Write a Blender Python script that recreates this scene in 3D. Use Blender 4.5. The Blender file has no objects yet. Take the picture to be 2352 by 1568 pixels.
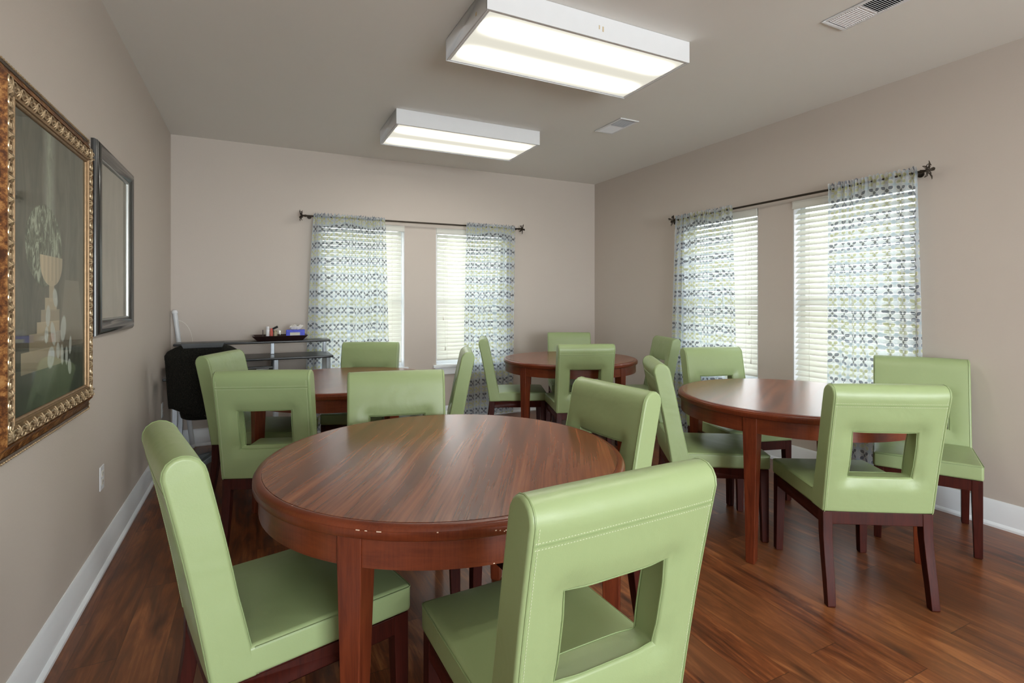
import bpy, bmesh, math, random
from mathutils import Vector, Matrix
R = math.radians
PI = math.pi
random.seed(4)
col = bpy.context.scene.collection
sc = bpy.context.scene

# ---------------------------------------------------------------- camera, sky, exposure
F_PX = 1194.5
cam_d = bpy.data.cameras.new('camera')
cam_d.sensor_width = 36.0
cam_d.lens = F_PX * 36.0 / 2352.0
cam_d.shift_y = -94.4 / 2352.0
cam_d.clip_start = 0.05
cam = bpy.data.objects.new('camera', cam_d)
col.objects.link(cam)
cam.location = (0, 0, 1.30)
cam.rotation_euler = (R(90), 0, R(-26.15))
sc.camera = cam

sc.view_settings.view_transform = 'Standard'
sc.view_settings.look = 'None'
sc.view_settings.gamma = 1.0
sc.view_settings.exposure = 0.85
sc.view_settings.use_curve_mapping = False
sc.cycles.denoising_prefilter = 'ACCURATE'
sc.cycles.sample_clamp_indirect = 4.0
sc.cycles.blur_glossy = 1.0
sc.cycles.max_bounces = 10
sc.cycles.transparent_max_bounces = 16
sc.cycles.caustics_reflective = False
sc.cycles.caustics_refractive = False

LAMP = 19.0         # peak radiance of a lamp diffuser
SKY = 3.6
REAR_FILL = 165.0        # energy of the fill light added outside the unseen rear entrance
w = bpy.data.worlds.new('sky')
sc.world = w
w.use_nodes = True
w.cycles.sampling_method = 'NONE'
nt = w.node_tree
nt.nodes.clear()
wo = nt.nodes.new('ShaderNodeOutputWorld')
bg = nt.nodes.new('ShaderNodeBackground')
tc = nt.nodes.new('ShaderNodeTexCoord')
sp = nt.nodes.new('ShaderNodeSeparateXYZ')
cr = nt.nodes.new('ShaderNodeValToRGB')
mr = nt.nodes.new('ShaderNodeMapRange')
mr.inputs[1].default_value = -1; mr.inputs[2].default_value = 1
nt.links.new(tc.outputs['Generated'], sp.inputs[0])
nt.links.new(sp.outputs[2], mr.inputs[0])
nt.links.new(mr.outputs[0], cr.inputs[0])
e = cr.color_ramp.elements
e[0].position = 0.0; e[0].color = (.30, .34, .28, 1)
e[1].position = 1.0; e[1].color = (.86, .94, 1.0, 1)
a = cr.color_ramp.elements.new(.485); a.color = (.60, .64, .58, 1)
a = cr.color_ramp.elements.new(.505); a.color = (.92, .97, 1.0, 1)
nt.links.new(cr.outputs[0], bg.inputs[0])
bg.inputs[1].default_value = SKY
nt.links.new(bg.outputs[0], wo.inputs[0])

# room numbers
XL, XR, YB, YF, H = -0.677, 3.819, 5.418, -4.2, 2.758
ad = bpy.data.lights.new('added_rear_fill', 'AREA')
ad.shape = 'RECTANGLE'; ad.size = 3.4; ad.size_y = 2.2; ad.energy = REAR_FILL; ad.color = (.90, .96, 1.0)
al = bpy.data.objects.new('added_rear_fill', ad); col.objects.link(al)  # added light behind the camera, makes up brightness the ceiling lights lack
al.location = (1.57, YF - .35, 1.10); al.rotation_euler = (R(98), 0, 0)

# ---------------------------------------------------------------- helpers
def tag(o, label=None, cat=None, group=None, kind=None):
    if label: o['label'] = label
    if cat: o['category'] = cat
    if group: o['group'] = group
    if kind: o['kind'] = kind
    return o

def empty(name, loc=(0, 0, 0), rz=0.0):
    o = bpy.data.objects.new(name, None)
    col.objects.link(o)
    o.location = loc
    o.rotation_euler = (0, 0, rz)
    o.empty_display_size = .1
    return o

class MB:
    def __init__(s):
        s.v = []; s.f = []; s.mi = []; s.uv = None
    def add(s, vs, fs, mi=0):
        n = len(s.v)
        s.v += [tuple(v) for v in vs]
        s.f += [tuple(i + n for i in f) for f in fs]
        s.mi += [mi] * len(fs)
        return s
    def box(s, x0, x1, y0, y1, z0, z1, mi=0, M=None):
        vs = [Vector((x, y, z)) for x in (x0, x1) for y in (y0, y1) for z in (z0, z1)]
        if M is not None: vs = [M @ v for v in vs]
        s.add(vs, [(0, 1, 3, 2), (4, 6, 7, 5), (0, 4, 5, 1), (2, 3, 7, 6), (0, 2, 6, 4), (1, 5, 7, 3)], mi)
        return s
    def loft(s, rings, caps=True, closed=True, mi=0):
        n = len(rings[0]); vs = [p for r in rings for p in r]; fs = []
        for i in range(len(rings) - 1):
            for j in range(n if closed else n - 1):
                k = (j + 1) % n
                fs.append((i * n + j, i * n + k, (i + 1) * n + k, (i + 1) * n + j))
        if caps:
            fs.append(tuple(reversed(range(n))))
            fs.append(tuple((len(rings) - 1) * n + j for j in range(n)))
        s.add(vs, fs, mi)
        return s
    def cyl(s, p, q, r0, r1=None, n=16, mi=0):
        p = Vector(p); q = Vector(q); r1 = r0 if r1 is None else r1
        d = (q - p).normalized()
        a = d.orthogonal().normalized(); b = d.cross(a)
        ring = lambda c, r: [c + a * r * math.cos(2 * PI * k / n) + b * r * math.sin(2 * PI * k / n) for k in range(n)]
        return s.loft([ring(p, r0), ring(q, r1)], mi=mi)
    def tube(s, pts, r, n=8, mi=0, closed=False):
        pts = [Vector(p) for p in pts]; rings = []
        m = len(pts); up = None
        for i, p in enumerate(pts):
            if closed: d = pts[(i + 1) % m] - pts[(i - 1) % m]
            else: d = pts[min(i + 1, m - 1)] - pts[max(i - 1, 0)]
            d.normalize()
            if up is None: up = d.orthogonal().normalized()
            a = (up - d * up.dot(d))
            a = a.normalized() if a.length > 1e-6 else d.orthogonal().normalized()
            up = a; b = d.cross(a)
            rr = r[i] if isinstance(r, (list, tuple)) else r
            rings.append([p + a * rr * math.cos(2 * PI * k / n) + b * rr * math.sin(2 * PI * k / n) for k in range(n)])
        if closed: rings.append(rings[0])
        return s.loft(rings, caps=not closed, mi=mi)
    def lathe(s, prof, n=48, c=(0, 0), mi=0, cap0=True, cap1=True):
        rings = [[Vector((c[0] + r * math.cos(2 * PI * k / n), c[1] + r * math.sin(2 * PI * k / n), z)) for k in range(n)] for r, z in prof]
        k = len(s.v)
        s.loft(rings, caps=False, mi=mi)
        if cap0: s.f.append(tuple(k + j for j in reversed(range(n)))); s.mi.append(mi)
        if cap1: s.f.append(tuple(k + (len(prof) - 1) * n + j for j in range(n))); s.mi.append(mi)
        return s
    def build(s, name, mats, parent=None, bevel=0, seg=2, smooth=35, ba=40):
        me = bpy.data.meshes.new(name)
        me.from_pydata(s.v, [], s.f)
        if not isinstance(mats, (list, tuple)): mats = [mats]
        for m in mats: me.materials.append(m)
        me.polygons.foreach_set('material_index', s.mi)
        bm = bmesh.new(); bm.from_mesh(me)
        bmesh.ops.remove_doubles(bm, verts=bm.verts, dist=1e-6)
        bmesh.ops.recalc_face_normals(bm, faces=bm.faces)
        bm.to_mesh(me); bm.free()
        if smooth:
            me.polygons.foreach_set('use_smooth', [True] * len(me.polygons))
            me.set_sharp_from_angle(angle=R(smooth))
        o = bpy.data.objects.new(name, me)
        col.objects.link(o)
        if parent: o.parent = parent
        if bevel:
            b = o.modifiers.new('bevel', 'BEVEL')
            b.width = bevel; b.segments = seg; b.limit_method = 'ANGLE'; b.angle_limit = R(ba)
            b.harden_normals = False
            me.polygons.foreach_set('use_smooth', [True] * len(me.polygons))
            wn = o.modifiers.new('wn', 'WEIGHTED_NORMAL'); wn.keep_sharp = False; wn.weight = 80
        return o

def children(o):
    return [c for c in bpy.data.objects if c.parent == o]
def copy_tree(o, parent=None):
    c = o.copy(); col.objects.link(c); c.parent = parent
    for ch in children(o): copy_tree(ch, c)
    return c

# ---------------------------------------------------------------- materials
class NT:
    """small expression helper on a material's node tree"""
    def __init__(s, name):
        s.m = bpy.data.materials.new(name); s.m.use_nodes = True
        s.t = s.m.node_tree; s.t.nodes.clear()
        s.out = s.t.nodes.new('ShaderNodeOutputMaterial')
    def n(s, kind, **kw):
        nd = s.t.nodes.new(kind)
        for k, v in kw.items(): setattr(nd, k, v)
        return nd
    def put(s, sock, v):
        if isinstance(v, bpy.types.NodeSocket): s.t.links.new(v, sock)
        elif isinstance(v, (tuple, list)):
            v = tuple(v)
            sock.default_value = v + (1,) if len(v) == 3 and len(sock.default_value) == 4 else v
        else: sock.default_value = v
    def math(s, op, a, b=0.0, c=0.0, clamp=False):
        nd = s.n('ShaderNodeMath', operation=op, use_clamp=clamp)
        s.put(nd.inputs[0], a); s.put(nd.inputs[1], b); s.put(nd.inputs[2], c)
        return nd.outputs[0]
    def obj(s):
        return s.n('ShaderNodeTexCoord').outputs['Object']
    def uv(s):
        return s.n('ShaderNodeTexCoord').outputs['UV']
    def xyz(s, v):
        nd = s.n('ShaderNodeSeparateXYZ'); s.put(nd.inputs[0], v); return nd.outputs
    def comb(s, x, y, z):
        nd = s.n('ShaderNodeCombineXYZ'); s.put(nd.inputs[0], x); s.put(nd.inputs[1], y); s.put(nd.inputs[2], z); return nd.outputs[0]
    def map(s, v, sc=(1, 1, 1), rot=(0, 0, 0), loc=(0, 0, 0)):
        nd = s.n('ShaderNodeMapping'); s.put(nd.inputs[0], v)
        nd.inputs['Scale'].default_value = sc; nd.inputs['Rotation'].default_value = rot; nd.inputs['Location'].default_value = loc
        return nd.outputs[0]
    def noise(s, v, scale=5, detail=4, rough=.5, dist=0.0, dim='3D'):
        nd = s.n('ShaderNodeTexNoise', noise_dimensions=dim); s.put(nd.inputs['Vector'], v)
        nd.inputs['Scale'].default_value = scale; nd.inputs['Detail'].default_value = detail
        nd.inputs['Roughness'].default_value = rough; nd.inputs['Distortion'].default_value = dist
        return nd.outputs[0]
    def white(s, v):
        nd = s.n('ShaderNodeTexWhiteNoise', noise_dimensions='3D'); s.put(nd.inputs['Vector'], v); return nd.outputs
    def ramp(s, f, stops, interp='LINEAR'):
        nd = s.n('ShaderNodeValToRGB'); s.put(nd.inputs[0], f); cr = nd.color_ramp; cr.interpolation = interp
        while len(cr.elements) > 1: cr.elements.remove(cr.elements[0])
        cr.elements[0].position = stops[0][0]; cr.elements[0].color = tuple(stops[0][1]) + (1,)
        for p, c in stops[1:]:
            el = cr.elements.new(p); el.color = tuple(c) + (1,)
        return nd.outputs[0]
    def mix(s, f, a, b, mode='MIX'):
        nd = s.n('ShaderNodeMix', data_type='RGBA', blend_type=mode)
        s.put(nd.inputs[0], f); s.put(nd.inputs[6], a); s.put(nd.inputs[7], b); return nd.outputs[2]
    def bump(s, h, strength=.3, dist=.01, normal=None):
        nd = s.n('ShaderNodeBump'); s.put(nd.inputs['Height'], h)
        nd.inputs['Strength'].default_value = strength; nd.inputs['Distance'].default_value = dist
        if normal is not None: s.put(nd.inputs['Normal'], normal)
        return nd.outputs[0]
    def bsdf(s, color, rough=.5, metal=0.0, spec=.5, normal=None, coat=0.0, coat_r=.1, **kw):
        nd = s.n('ShaderNodeBsdfPrincipled')
        s.put(nd.inputs['Base Color'], color); s.put(nd.inputs['Roughness'], rough); s.put(nd.inputs['Metallic'], metal)
        s.put(nd.inputs['Specular IOR Level'], spec)
        nd.inputs['Coat Weight'].default_value = coat; nd.inputs['Coat Roughness'].default_value = coat_r
        if normal is not None: s.put(nd.inputs['Normal'], normal)
        for k, v in kw.items(): s.put(nd.inputs[k.replace('_', ' ')], v)
        return nd.outputs[0]
    def done(s, sh):
        s.t.links.new(sh, s.out.inputs[0]); return s.m

def plain(name, c, rough=.5, metal=0.0, spec=.5, coat=0.0, nz=0.06, scale=18):
    t = NT(name)
    f = t.noise(t.obj(), scale, 3)
    c2 = tuple(min(1, x * (1 + nz)) for x in c); c1 = tuple(x * (1 - nz) for x in c)
    return t.done(t.bsdf(t.mix(f, c1, c2), rough, metal, spec, coat=coat))

def paint(name, c, bs=.12):
    t = NT(name); o = t.obj()
    n1 = t.noise(o, 120, 3, .6); n2 = t.noise(o, 1.3, 3)
    cc = t.mix(n2, tuple(x * .975 for x in c), tuple(x * 1.025 for x in c))
    return t.done(t.bsdf(cc, .62, spec=.3, normal=t.bump(n1, bs, .004)))

M = {}
M['wall'] = paint('taupe wall paint', (.560, .502, .452))
M['ceil'] = paint('ceiling paint', (.80, .79, .755), .08)
M['trim'] = plain('white trim paint', (.84, .88, .92), .30, nz=.02)
M['white'] = plain('white enamel', (.80, .82, .85), .4, nz=.02)
M['blind'] = None
M['bronze'] = plain('dark bronze metal', (.045, .035, .025), .45, .7, nz=.3)
M['silver'] = plain('silver painted steel', (.55, .60, .66), .35, .35, nz=.04)
M['black'] = plain('black laminate', (.022, .024, .026), .28, nz=.1)
M['plastic'] = plain('black plastic', (.02, .022, .025), .4, nz=.1)
M['offwhite'] = plain('ivory plastic', (.78, .76, .70), .4, nz=.02)
M['dark'] = plain('dark void', (.012, .012, .012), .8)
M['mahog'] = None

def t_vinyl():
    t = NT('green vinyl upholstery'); o = t.obj()
    n1 = t.noise(o, 260, 3, .6); n2 = t.noise(o, 5, 3, .55, .4); n3 = t.noise(o, 2.2, 2)
    c = t.mix(n3, (.272, .352, .166), (.306, .392, .190))
    nm = t.bump(n1, .10, .002); nm = t.bump(n2, .24, .022, nm)
    return t.done(t.bsdf(c, t.math('MULTIPLY_ADD', n2, .14, .30), spec=.45, normal=nm))
M['vinyl'] = t_vinyl()
M['seam'] = plain('green vinyl piping', (.25, .33, .15), .45)
M['stitch'] = plain('pale green thread', (.52, .58, .38), .7)

def t_mahog(name, base, dark, rough=.28, spec=.32, gs=(14, 14, 1.6)):
    t = NT(name); o = t.obj()
    g = t.noise(t.map(o, gs), 3, 5, .6, .6); g2 = t.noise(t.map(o, (60, 60, 3)), 3, 3, .6)
    f = t.math('MULTIPLY_ADD', g2, .35, t.math('MULTIPLY', g, .65))
    c = t.ramp(f, [(.3, dark), (.55, base), (.75, tuple(x * 1.25 for x in base))])
    return t.done(t.bsdf(c, rough, spec=spec, normal=t.bump(g2, .05, .002)))
M['mahog'] = t_mahog('red mahogany stained wood', (.150, .032, .012), (.070, .013, .006))
M['mahogh'] = t_mahog('red mahogany edge', (.150, .033, .012), (.085, .017, .007), .28, .32, (2.2, 2.2, 16))
M['darkwood'] = t_mahog('dark mahogany chair wood', (.050, .0085, .005), (.018, .004, .003), .42, .18)

def t_top():
    """walnut-red laminate; grain runs along the table's local x"""
    t = NT('tabletop wood laminate'); o = t.map(t.obj(), rot=(0, 0, R(-57)))
    wob = t.noise(t.map(o, (1.0, 2.0, 1)), 1.1, 1)
    x, y, z = t.xyz(o)
    yy = t.math('MULTIPLY_ADD', wob, .07, y)
    st = t.noise(t.comb(t.math('MULTIPLY', x, .75), t.math('MULTIPLY', yy, 13), 0), 1.0, 4, .55)
    st2 = t.noise(t.comb(t.math('MULTIPLY', x, 1.4), t.math('MULTIPLY', yy, 34), 4.2), 1.0, 3, .55)
    fine = t.noise(t.comb(t.math('MULTIPLY', x, 3.0), t.math('MULTIPLY', yy, 120), 0), 1.0, 3, .55)
    big = t.noise(t.comb(t.math('MULTIPLY', x, .5), t.math('MULTIPLY', yy, 3.2), 9.0), 1.0, 2, .5)
    f = t.math('ADD', t.math('MULTIPLY', st, .32), t.math('ADD', t.math('MULTIPLY', fine, .22), t.math('ADD', t.math('MULTIPLY', st2, .30), t.math('MULTIPLY', big, .16))))
    c = t.ramp(f, [(.35, (.055, .015, .007)), (.46, (.130, .036, .013)), (.54, (.215, .063, .023)), (.66, (.315, .108, .041))])
    return t.done(t.bsdf(c, .24, spec=.5))
M['top'] = t_top()

def t_floor():
    t = NT('red brown plank floor'); o = t.obj()
    x, y, z = t.xyz(o)
    PW, PL = .152, 1.22
    u = t.math('DIVIDE', x, PW); iu = t.math('FLOOR', u)
    r1 = t.white(t.comb(iu, 3.3, 7.7))[0]
    v = t.math('ADD', t.math('DIVIDE', y, PL), t.math('MULTIPLY', r1, 7.0)); iv = t.math('FLOOR', v)
    wn = t.white(t.comb(iu, iv, 1.0)); rnd = wn[0]
    ru, rv, rw = t.xyz(wn[1])
    off = t.math('MULTIPLY', rnd, 31.0)
    gx = t.math('MULTIPLY_ADD', x, 9.0, off)
    st = t.noise(t.comb(gx, t.math('MULTIPLY', y, 1.5), off), 1.0, 5, .62, 2.4)
    fine = t.noise(t.comb(t.math('MULTIPLY_ADD', x, 70.0, off), t.math('MULTIPLY', y, 3.0), off), 1.0, 4, .6, .4)
    blot = t.noise(t.comb(t.math('MULTIPLY', x, 1.3), t.math('MULTIPLY', y, 1.0), 0), 2.2, 3, .55)
    knot = t.noise(t.comb(t.math('MULTIPLY_ADD', x, 8.0, off), t.math('MULTIPLY', y, 2.2), off), 1.0, 2, .5)
    f = t.math('ADD', t.math('MULTIPLY', st, .56), t.math('ADD', t.math('MULTIPLY', blot, .16), t.math('MULTIPLY', fine, .28)))
    c = t.ramp(f, [(.37, (.018, .006, .004)), (.45, (.090, .024, .009)), (.53, (.200, .058, .018)), (.63, (.42, .155, .052))])
    c = t.mix(t.math('MULTIPLY', ru, .46), c, (.30, .120, .045))
    c = t.mix(t.math('MULTIPLY', rv, .48), c, (.055, .018, .009))
    c = t.mix(t.math('MULTIPLY', t.math('MULTIPLY', t.math('SUBTRACT', knot, .66), 12.0, clamp=True), .6), c, (.02, .008, .006))
    fu = t.math('FRACT', u); fv = t.math('FRACT', v)
    eu = t.math('MINIMUM', fu, t.math('SUBTRACT', 1.0, fu)); ev = t.math('MINIMUM', fv, t.math('SUBTRACT', 1.0, fv))
    gap = t.math('MAXIMUM', t.math('LESS_THAN', eu, .006), t.math('LESS_THAN', ev, .0013))
    c = t.mix(t.math('MULTIPLY', gap, .55), c, (.012, .006, .004))
    h = t.math('SUBTRACT', t.math('MULTIPLY', fine, .5), gap)
    rg = t.math('MULTIPLY_ADD', st, .16, .24)
    return t.done(t.bsdf(c, rg, spec=.5, normal=t.bump(h, .12, .0015)))
M['floor'] = t_floor()

def t_glass(name='window glass', refl=.08):
    t = NT(name)
    tr = t.n('ShaderNodeBsdfTransparent'); gl = t.n('ShaderNodeBsdfGlossy'); gl.inputs['Roughness'].default_value = .02
    fr = t.n('ShaderNodeFresnel'); fr.inputs[0].default_value = 1.5
    bf = t.n('ShaderNodeNewGeometry').outputs['Backfacing']
    mx = t.n('ShaderNodeMixShader'); t.put(mx.inputs[0], t.math('MULTIPLY', fr.outputs[0], t.math('SUBTRACT', 1.0, bf))); t.put(mx.inputs[1], tr.outputs[0]); t.put(mx.inputs[2], gl.outputs[0])
    return t.done(mx.outputs[0])
M['glass'] = t_glass()

def t_blind():
    t = NT('ivory blind slat')
    o = t.obj(); n = t.noise(t.map(o, (2, 2, 30)), 4, 2)
    c = t.mix(n, (.78, .78, .73), (.84, .84, .79))
    b = t.bsdf(c, .4, spec=.4)
    tl = t.n('ShaderNodeBsdfTranslucent'); t.put(tl.inputs[0], (.84, .84, .78))
    mx = t.n('ShaderNodeMixShader'); mx.inputs[0].default_value = .24
    t.put(mx.inputs[1], b); t.put(mx.inputs[2], tl.outputs[0])
    return t.done(mx.outputs[0])
M['blind'] = t_blind()

def t_curtain():
    """sheer voile printed with rows of leaf shaped links and small diamonds; uv in metres of cloth"""
    t = NT('sheer printed voile')
    uv_ = t.uv(); x, y, z = t.xyz(uv_)
    wn_ = t.noise(t.map(uv_, (5, 1.4, 1)), 1.0, 2); wn2 = t.noise(t.map(uv_, (3, 1.2, 1), loc=(7, 3, 0)), 1.0, 2)
    x = t.math('ADD', x, t.math('MULTIPLY', t.math('SUBTRACT', wn_, .5), .13)); y = t.math('ADD', y, t.math('MULTIPLY', t.math('SUBTRACT', wn2, .5), .10))
    U = t.math('DIVIDE', x, .050); V = t.math('DIVIDE', y, .0400)
    iu = t.math('FLOOR', U); iv = t.math('FLOOR', V)
    fu = t.math('SUBTRACT', t.math('FRACT', U), .5); fv = t.math('SUBTRACT', t.math('FRACT', V), .5)
    par = t.math('FLOORED_MODULO', t.math('ADD', iu, iv), 2.0)
    sg = t.math('SUBTRACT', 1.0, t.math('MULTIPLY', par, 2.0))
    fw = t.math('MULTIPLY', fv, sg)
    la = t.math('ADD', fu, fw); lb = t.math('SUBTRACT', fu, fw)
    wid = t.math('SUBTRACT', .39, t.math('MULTIPLY', t.math('MULTIPLY', la, la), 1.25))
    ab = t.math('ABSOLUTE', lb)
    leaf = t.math('LESS_THAN', ab, wid)
    ru = t.math('ROUND', U); rv = t.math('ROUND', V)
    even = t.math('LESS_THAN', t.math('FLOORED_MODULO', t.math('ADD', ru, rv), 2.0), .5)
    dd = t.math('ADD', t.math('ABSOLUTE', t.math('SUBTRACT', U, ru)), t.math('ABSOLUTE', t.math('SUBTRACT', V, rv)))
    dia = t.math('MULTIPLY', t.math('LESS_THAN', dd, .36), even)
    ring = t.math('MULTIPLY', t.math('LESS_THAN', t.math('ABSOLUTE', t.math('SUBTRACT', ab, t.math('ADD', wid, .075))), .075), 1.0)
    r4 = t.math('DIVIDE', t.math('FLOORED_MODULO', iv, 4.0), 4.0)
    rowc = t.ramp(t.math('ADD', r4, .02), [(0, (.095, .110, .140)), (.25, (.17, .20, .26)), (.5, (.46, .48, .25)), (.75, (.50, .54, .35))], 'CONSTANT')
    d4 = t.math('DIVIDE', t.math('FLOORED_MODULO', rv, 4.0), 4.0)
    diac = t.ramp(t.math('ADD', d4, .02), [(0, (.40, .50, .56)), (.25, (.075, .08, .085)), (.5, (.38, .47, .53)), (.75, (.47, .48, .25))], 'CONSTANT')
    basec = (.66, .75, .83)
    c = t.mix(t.math('MULTIPLY', leaf, .9), basec, rowc)
    c = t.mix(t.math('MULTIPLY', dia, .9), c, diac)
    c = t.mix(t.math('MULTIPLY', ring, .8), c, (.92, .94, .95))
    op = t.math('MAXIMUM', leaf, dia)
    # fabric weave opacity
    alpha = t.math('ADD', .56, t.math('MULTIPLY', op, .30))
    df = t.n('ShaderNodeBsdfDiffuse'); t.put(df.inputs[0], c)
    tl = t.n('ShaderNodeBsdfTranslucent'); t.put(tl.inputs[0], c)
    m1 = t.n('ShaderNodeMixShader'); m1.inputs[0].default_value = .45; t.put(m1.inputs[1], df.outputs[0]); t.put(m1.inputs[2], tl.outputs[0])
    tr = t.n('ShaderNodeBsdfTransparent')
    m2 = t.n('ShaderNodeMixShader'); t.put(m2.inputs[0], alpha); t.put(m2.inputs[1], tr.outputs[0]); t.put(m2.inputs[2], m1.outputs[0])
    return t.done(m2.outputs[0])
M['curtain'] = t_curtain()

# ---------------------------------------------------------------- room shell
def struct(o):
    o['kind'] = 'structure'; return o
WT = .16
mb = MB(); mb.box(XL - WT, XR + WT, YF - WT, YB + WT, -.1, 0)
struct(mb.build('floor', M['floor'], smooth=0))
mb = MB(); mb.box(XL - WT, XR + WT, YF - WT, YB + WT, H, H + .1)
struct(mb.build('ceiling', M['ceil'], smooth=0))
mb = MB(); mb.box(XL - WT, XL, YF - WT, YB + WT, 0, H)
struct(mb.build('wall_left', M['wall'], smooth=0))
def wall_with_holes(name, axis, a0, a1, c0, c1, holes):
    """axis 'x': runs along x between c0..c1 in y; holes = [(lo, hi, z0, z1)]"""
    mb = MB()
    def bx(lo, hi, z0, z1):
        if axis == 'x': mb.box(lo, hi, c0, c1, z0, z1)
        else: mb.box(c0, c1, lo, hi, z0, z1)
    cur = a0
    for lo, hi, z0, z1 in holes:
        bx(cur, lo, 0, H); bx(lo, hi, z1, H)
        if z0 > 0: bx(lo, hi, 0, z0)
        cur = hi
    bx(cur, a1, 0, H)
    return struct(mb.build(name, M['wall'], smooth=0))
WZ0, WZ1 = .600, 2.085
BW = [(.545, 1.398), (1.743, 2.60)]
RW = [(1.862, 2.721), (3.041, 3.90)]
wall_with_holes('wall_back', 'x', XL, XR, YB, YB + WT, [(a, b, WZ0, WZ1) for a, b in BW])
wall_with_holes('wall_right', 'y', YF - WT, YB + WT, XR, XR + WT, [(a, b, WZ0, WZ1) for a, b in RW])
DO = (-.2, 3.35)
wall_with_holes('wall_front', 'x', XL, XR, YF - WT, YF, [(DO[0], DO[1], 0, 2.45)])

# windows: local frame = x along wall, +y into the room, z up ; origin at wall face
def window_matrix(side, a, b):
    if side == 'b': return Matrix.Translation((b, YB, 0)) @ Matrix.Rotation(PI, 4, 'Z')      # local x runs to -X, local y to -Y
    return Matrix.Translation((XR, a, 0)) @ Matrix.Rotation(PI / 2, 4, 'Z')                     # local x to +Y, local y to -X
wi = 0
def make_window(side, a, b):
    global wi
    wi += 1
    T = window_matrix(side, a, b); Wd = b - a
    root = bpy.data.objects.new('window_%d' % wi, None); col.objects.link(root); root.matrix_world = T
    struct(root)
    f = MB(); D = -.135
    for (x0, x1, z0, z1) in ((0, .045, WZ0, WZ1), (Wd - .045, Wd, WZ0, WZ1), (.045, Wd - .045, WZ0, WZ0 + .05), (.045, Wd - .045, WZ1 - .045, WZ1)):
        f.box(x0, x1, D, D + .05, z0, z1)
    f.build('window_frame', M['white'], root, .003)
    f = MB(); f.box(.045, Wd - .045, D + .004, D + .04, 1.285, 1.325); f.build('meeting_rail', M['white'], root, .003)
    g = MB(); g.box(.045, Wd - .045, D + .018, D + .022, WZ0 + .05, 1.285); g.box(.045, Wd - .045, D + .018, D + .022, 1.325, WZ1 - .045)
    g.build('glass', M['glass'], root, smooth=0)
    j = MB(); j.box(0, .008, D + .05, -.001, WZ0, WZ1); j.box(Wd - .008, Wd, D + .05, -.001, WZ0, WZ1); j.box(.008, Wd - .008, D + .05, -.001, WZ1 - .008, WZ1)
    j.build('jamb_liner', M['white'], root, .002)
    s = MB(); s.box(-.035, Wd + .035, .0005, .035, WZ0 - .028, WZ0); s.box(.001, Wd - .001, D + .05, .0005, WZ0 - .0, WZ0 + .004)
    s.build('window_sill', M['trim'], root, .006)
    s = MB(); s.box(-.015, Wd + .015, .0005, .018, WZ0 - .105, WZ0 - .0285)
    s.build('window_apron', M['trim'], root, .004)
    return T, Wd
WIN = {}
for k, (a, b) in enumerate(BW): WIN['b%d' % k] = make_window('b', a, b)
for k, (a, b) in enumerate(RW): WIN['r%d' % k] = make_window('r', a, b)

# unseen glazed double door, added behind the camera to let the fill light in
droot = struct(empty('added_door_1', ((DO[0] + DO[1]) / 2, YF - WT / 2, 0)))
dw = (DO[1] - DO[0]) / 2
f = MB()
for x0, x1, z0, z1 in ((-dw, -dw + .06, 0, 2.45), (dw - .06, dw, 0, 2.45), (-dw + .06, dw - .06, 2.39, 2.45), (-.05, .05, 0, 2.39), (-dw + .06, -.05, 0, .20), (.05, dw - .06, 0, .20)):
    f.box(x0, x1, -.03, .03, z0, z1)
f.build('added_door_frame', M['white'], droot, .003)
g = MB(); g.box(-dw + .06, -.05, -.003, .003, .2, 2.39); g.box(.05, dw - .06, -.003, .003, .2, 2.39); g.build('glass', M['glass'], droot, smooth=0)

# baseboards with a shoe moulding
def base(name, p, q, nrm):
    p = Vector(p); q = Vector(q); d = (q - p); L = d.length; d.normalize(); n = Vector(nrm)
    prof = [(0, 0), (.026, 0), (.026, .012), (.020, .022), (.014, .026), (.014, .118), (.0105, .126), (.0105, .136), (.006, .146), (.004, .152), (0, .152)]
    mb = MB()
    rings = [[c + n * (a + .0005) + Vector((0, 0, z)) for a, z in prof] for c in (p, q)]
    mb.loft(rings)
    return struct(mb.build(name, M['trim'], smooth=30))
base('baseboard_left', (XL, YF, 0), (XL, YB, 0), (1, 0, 0))
base('baseboard_back', (XL + .027, YB, 0), (XR - .027, YB, 0), (0, -1, 0))
base('baseboard_right', (XR, YB, 0), (XR, YF, 0), (-1, 0, 0))

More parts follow.
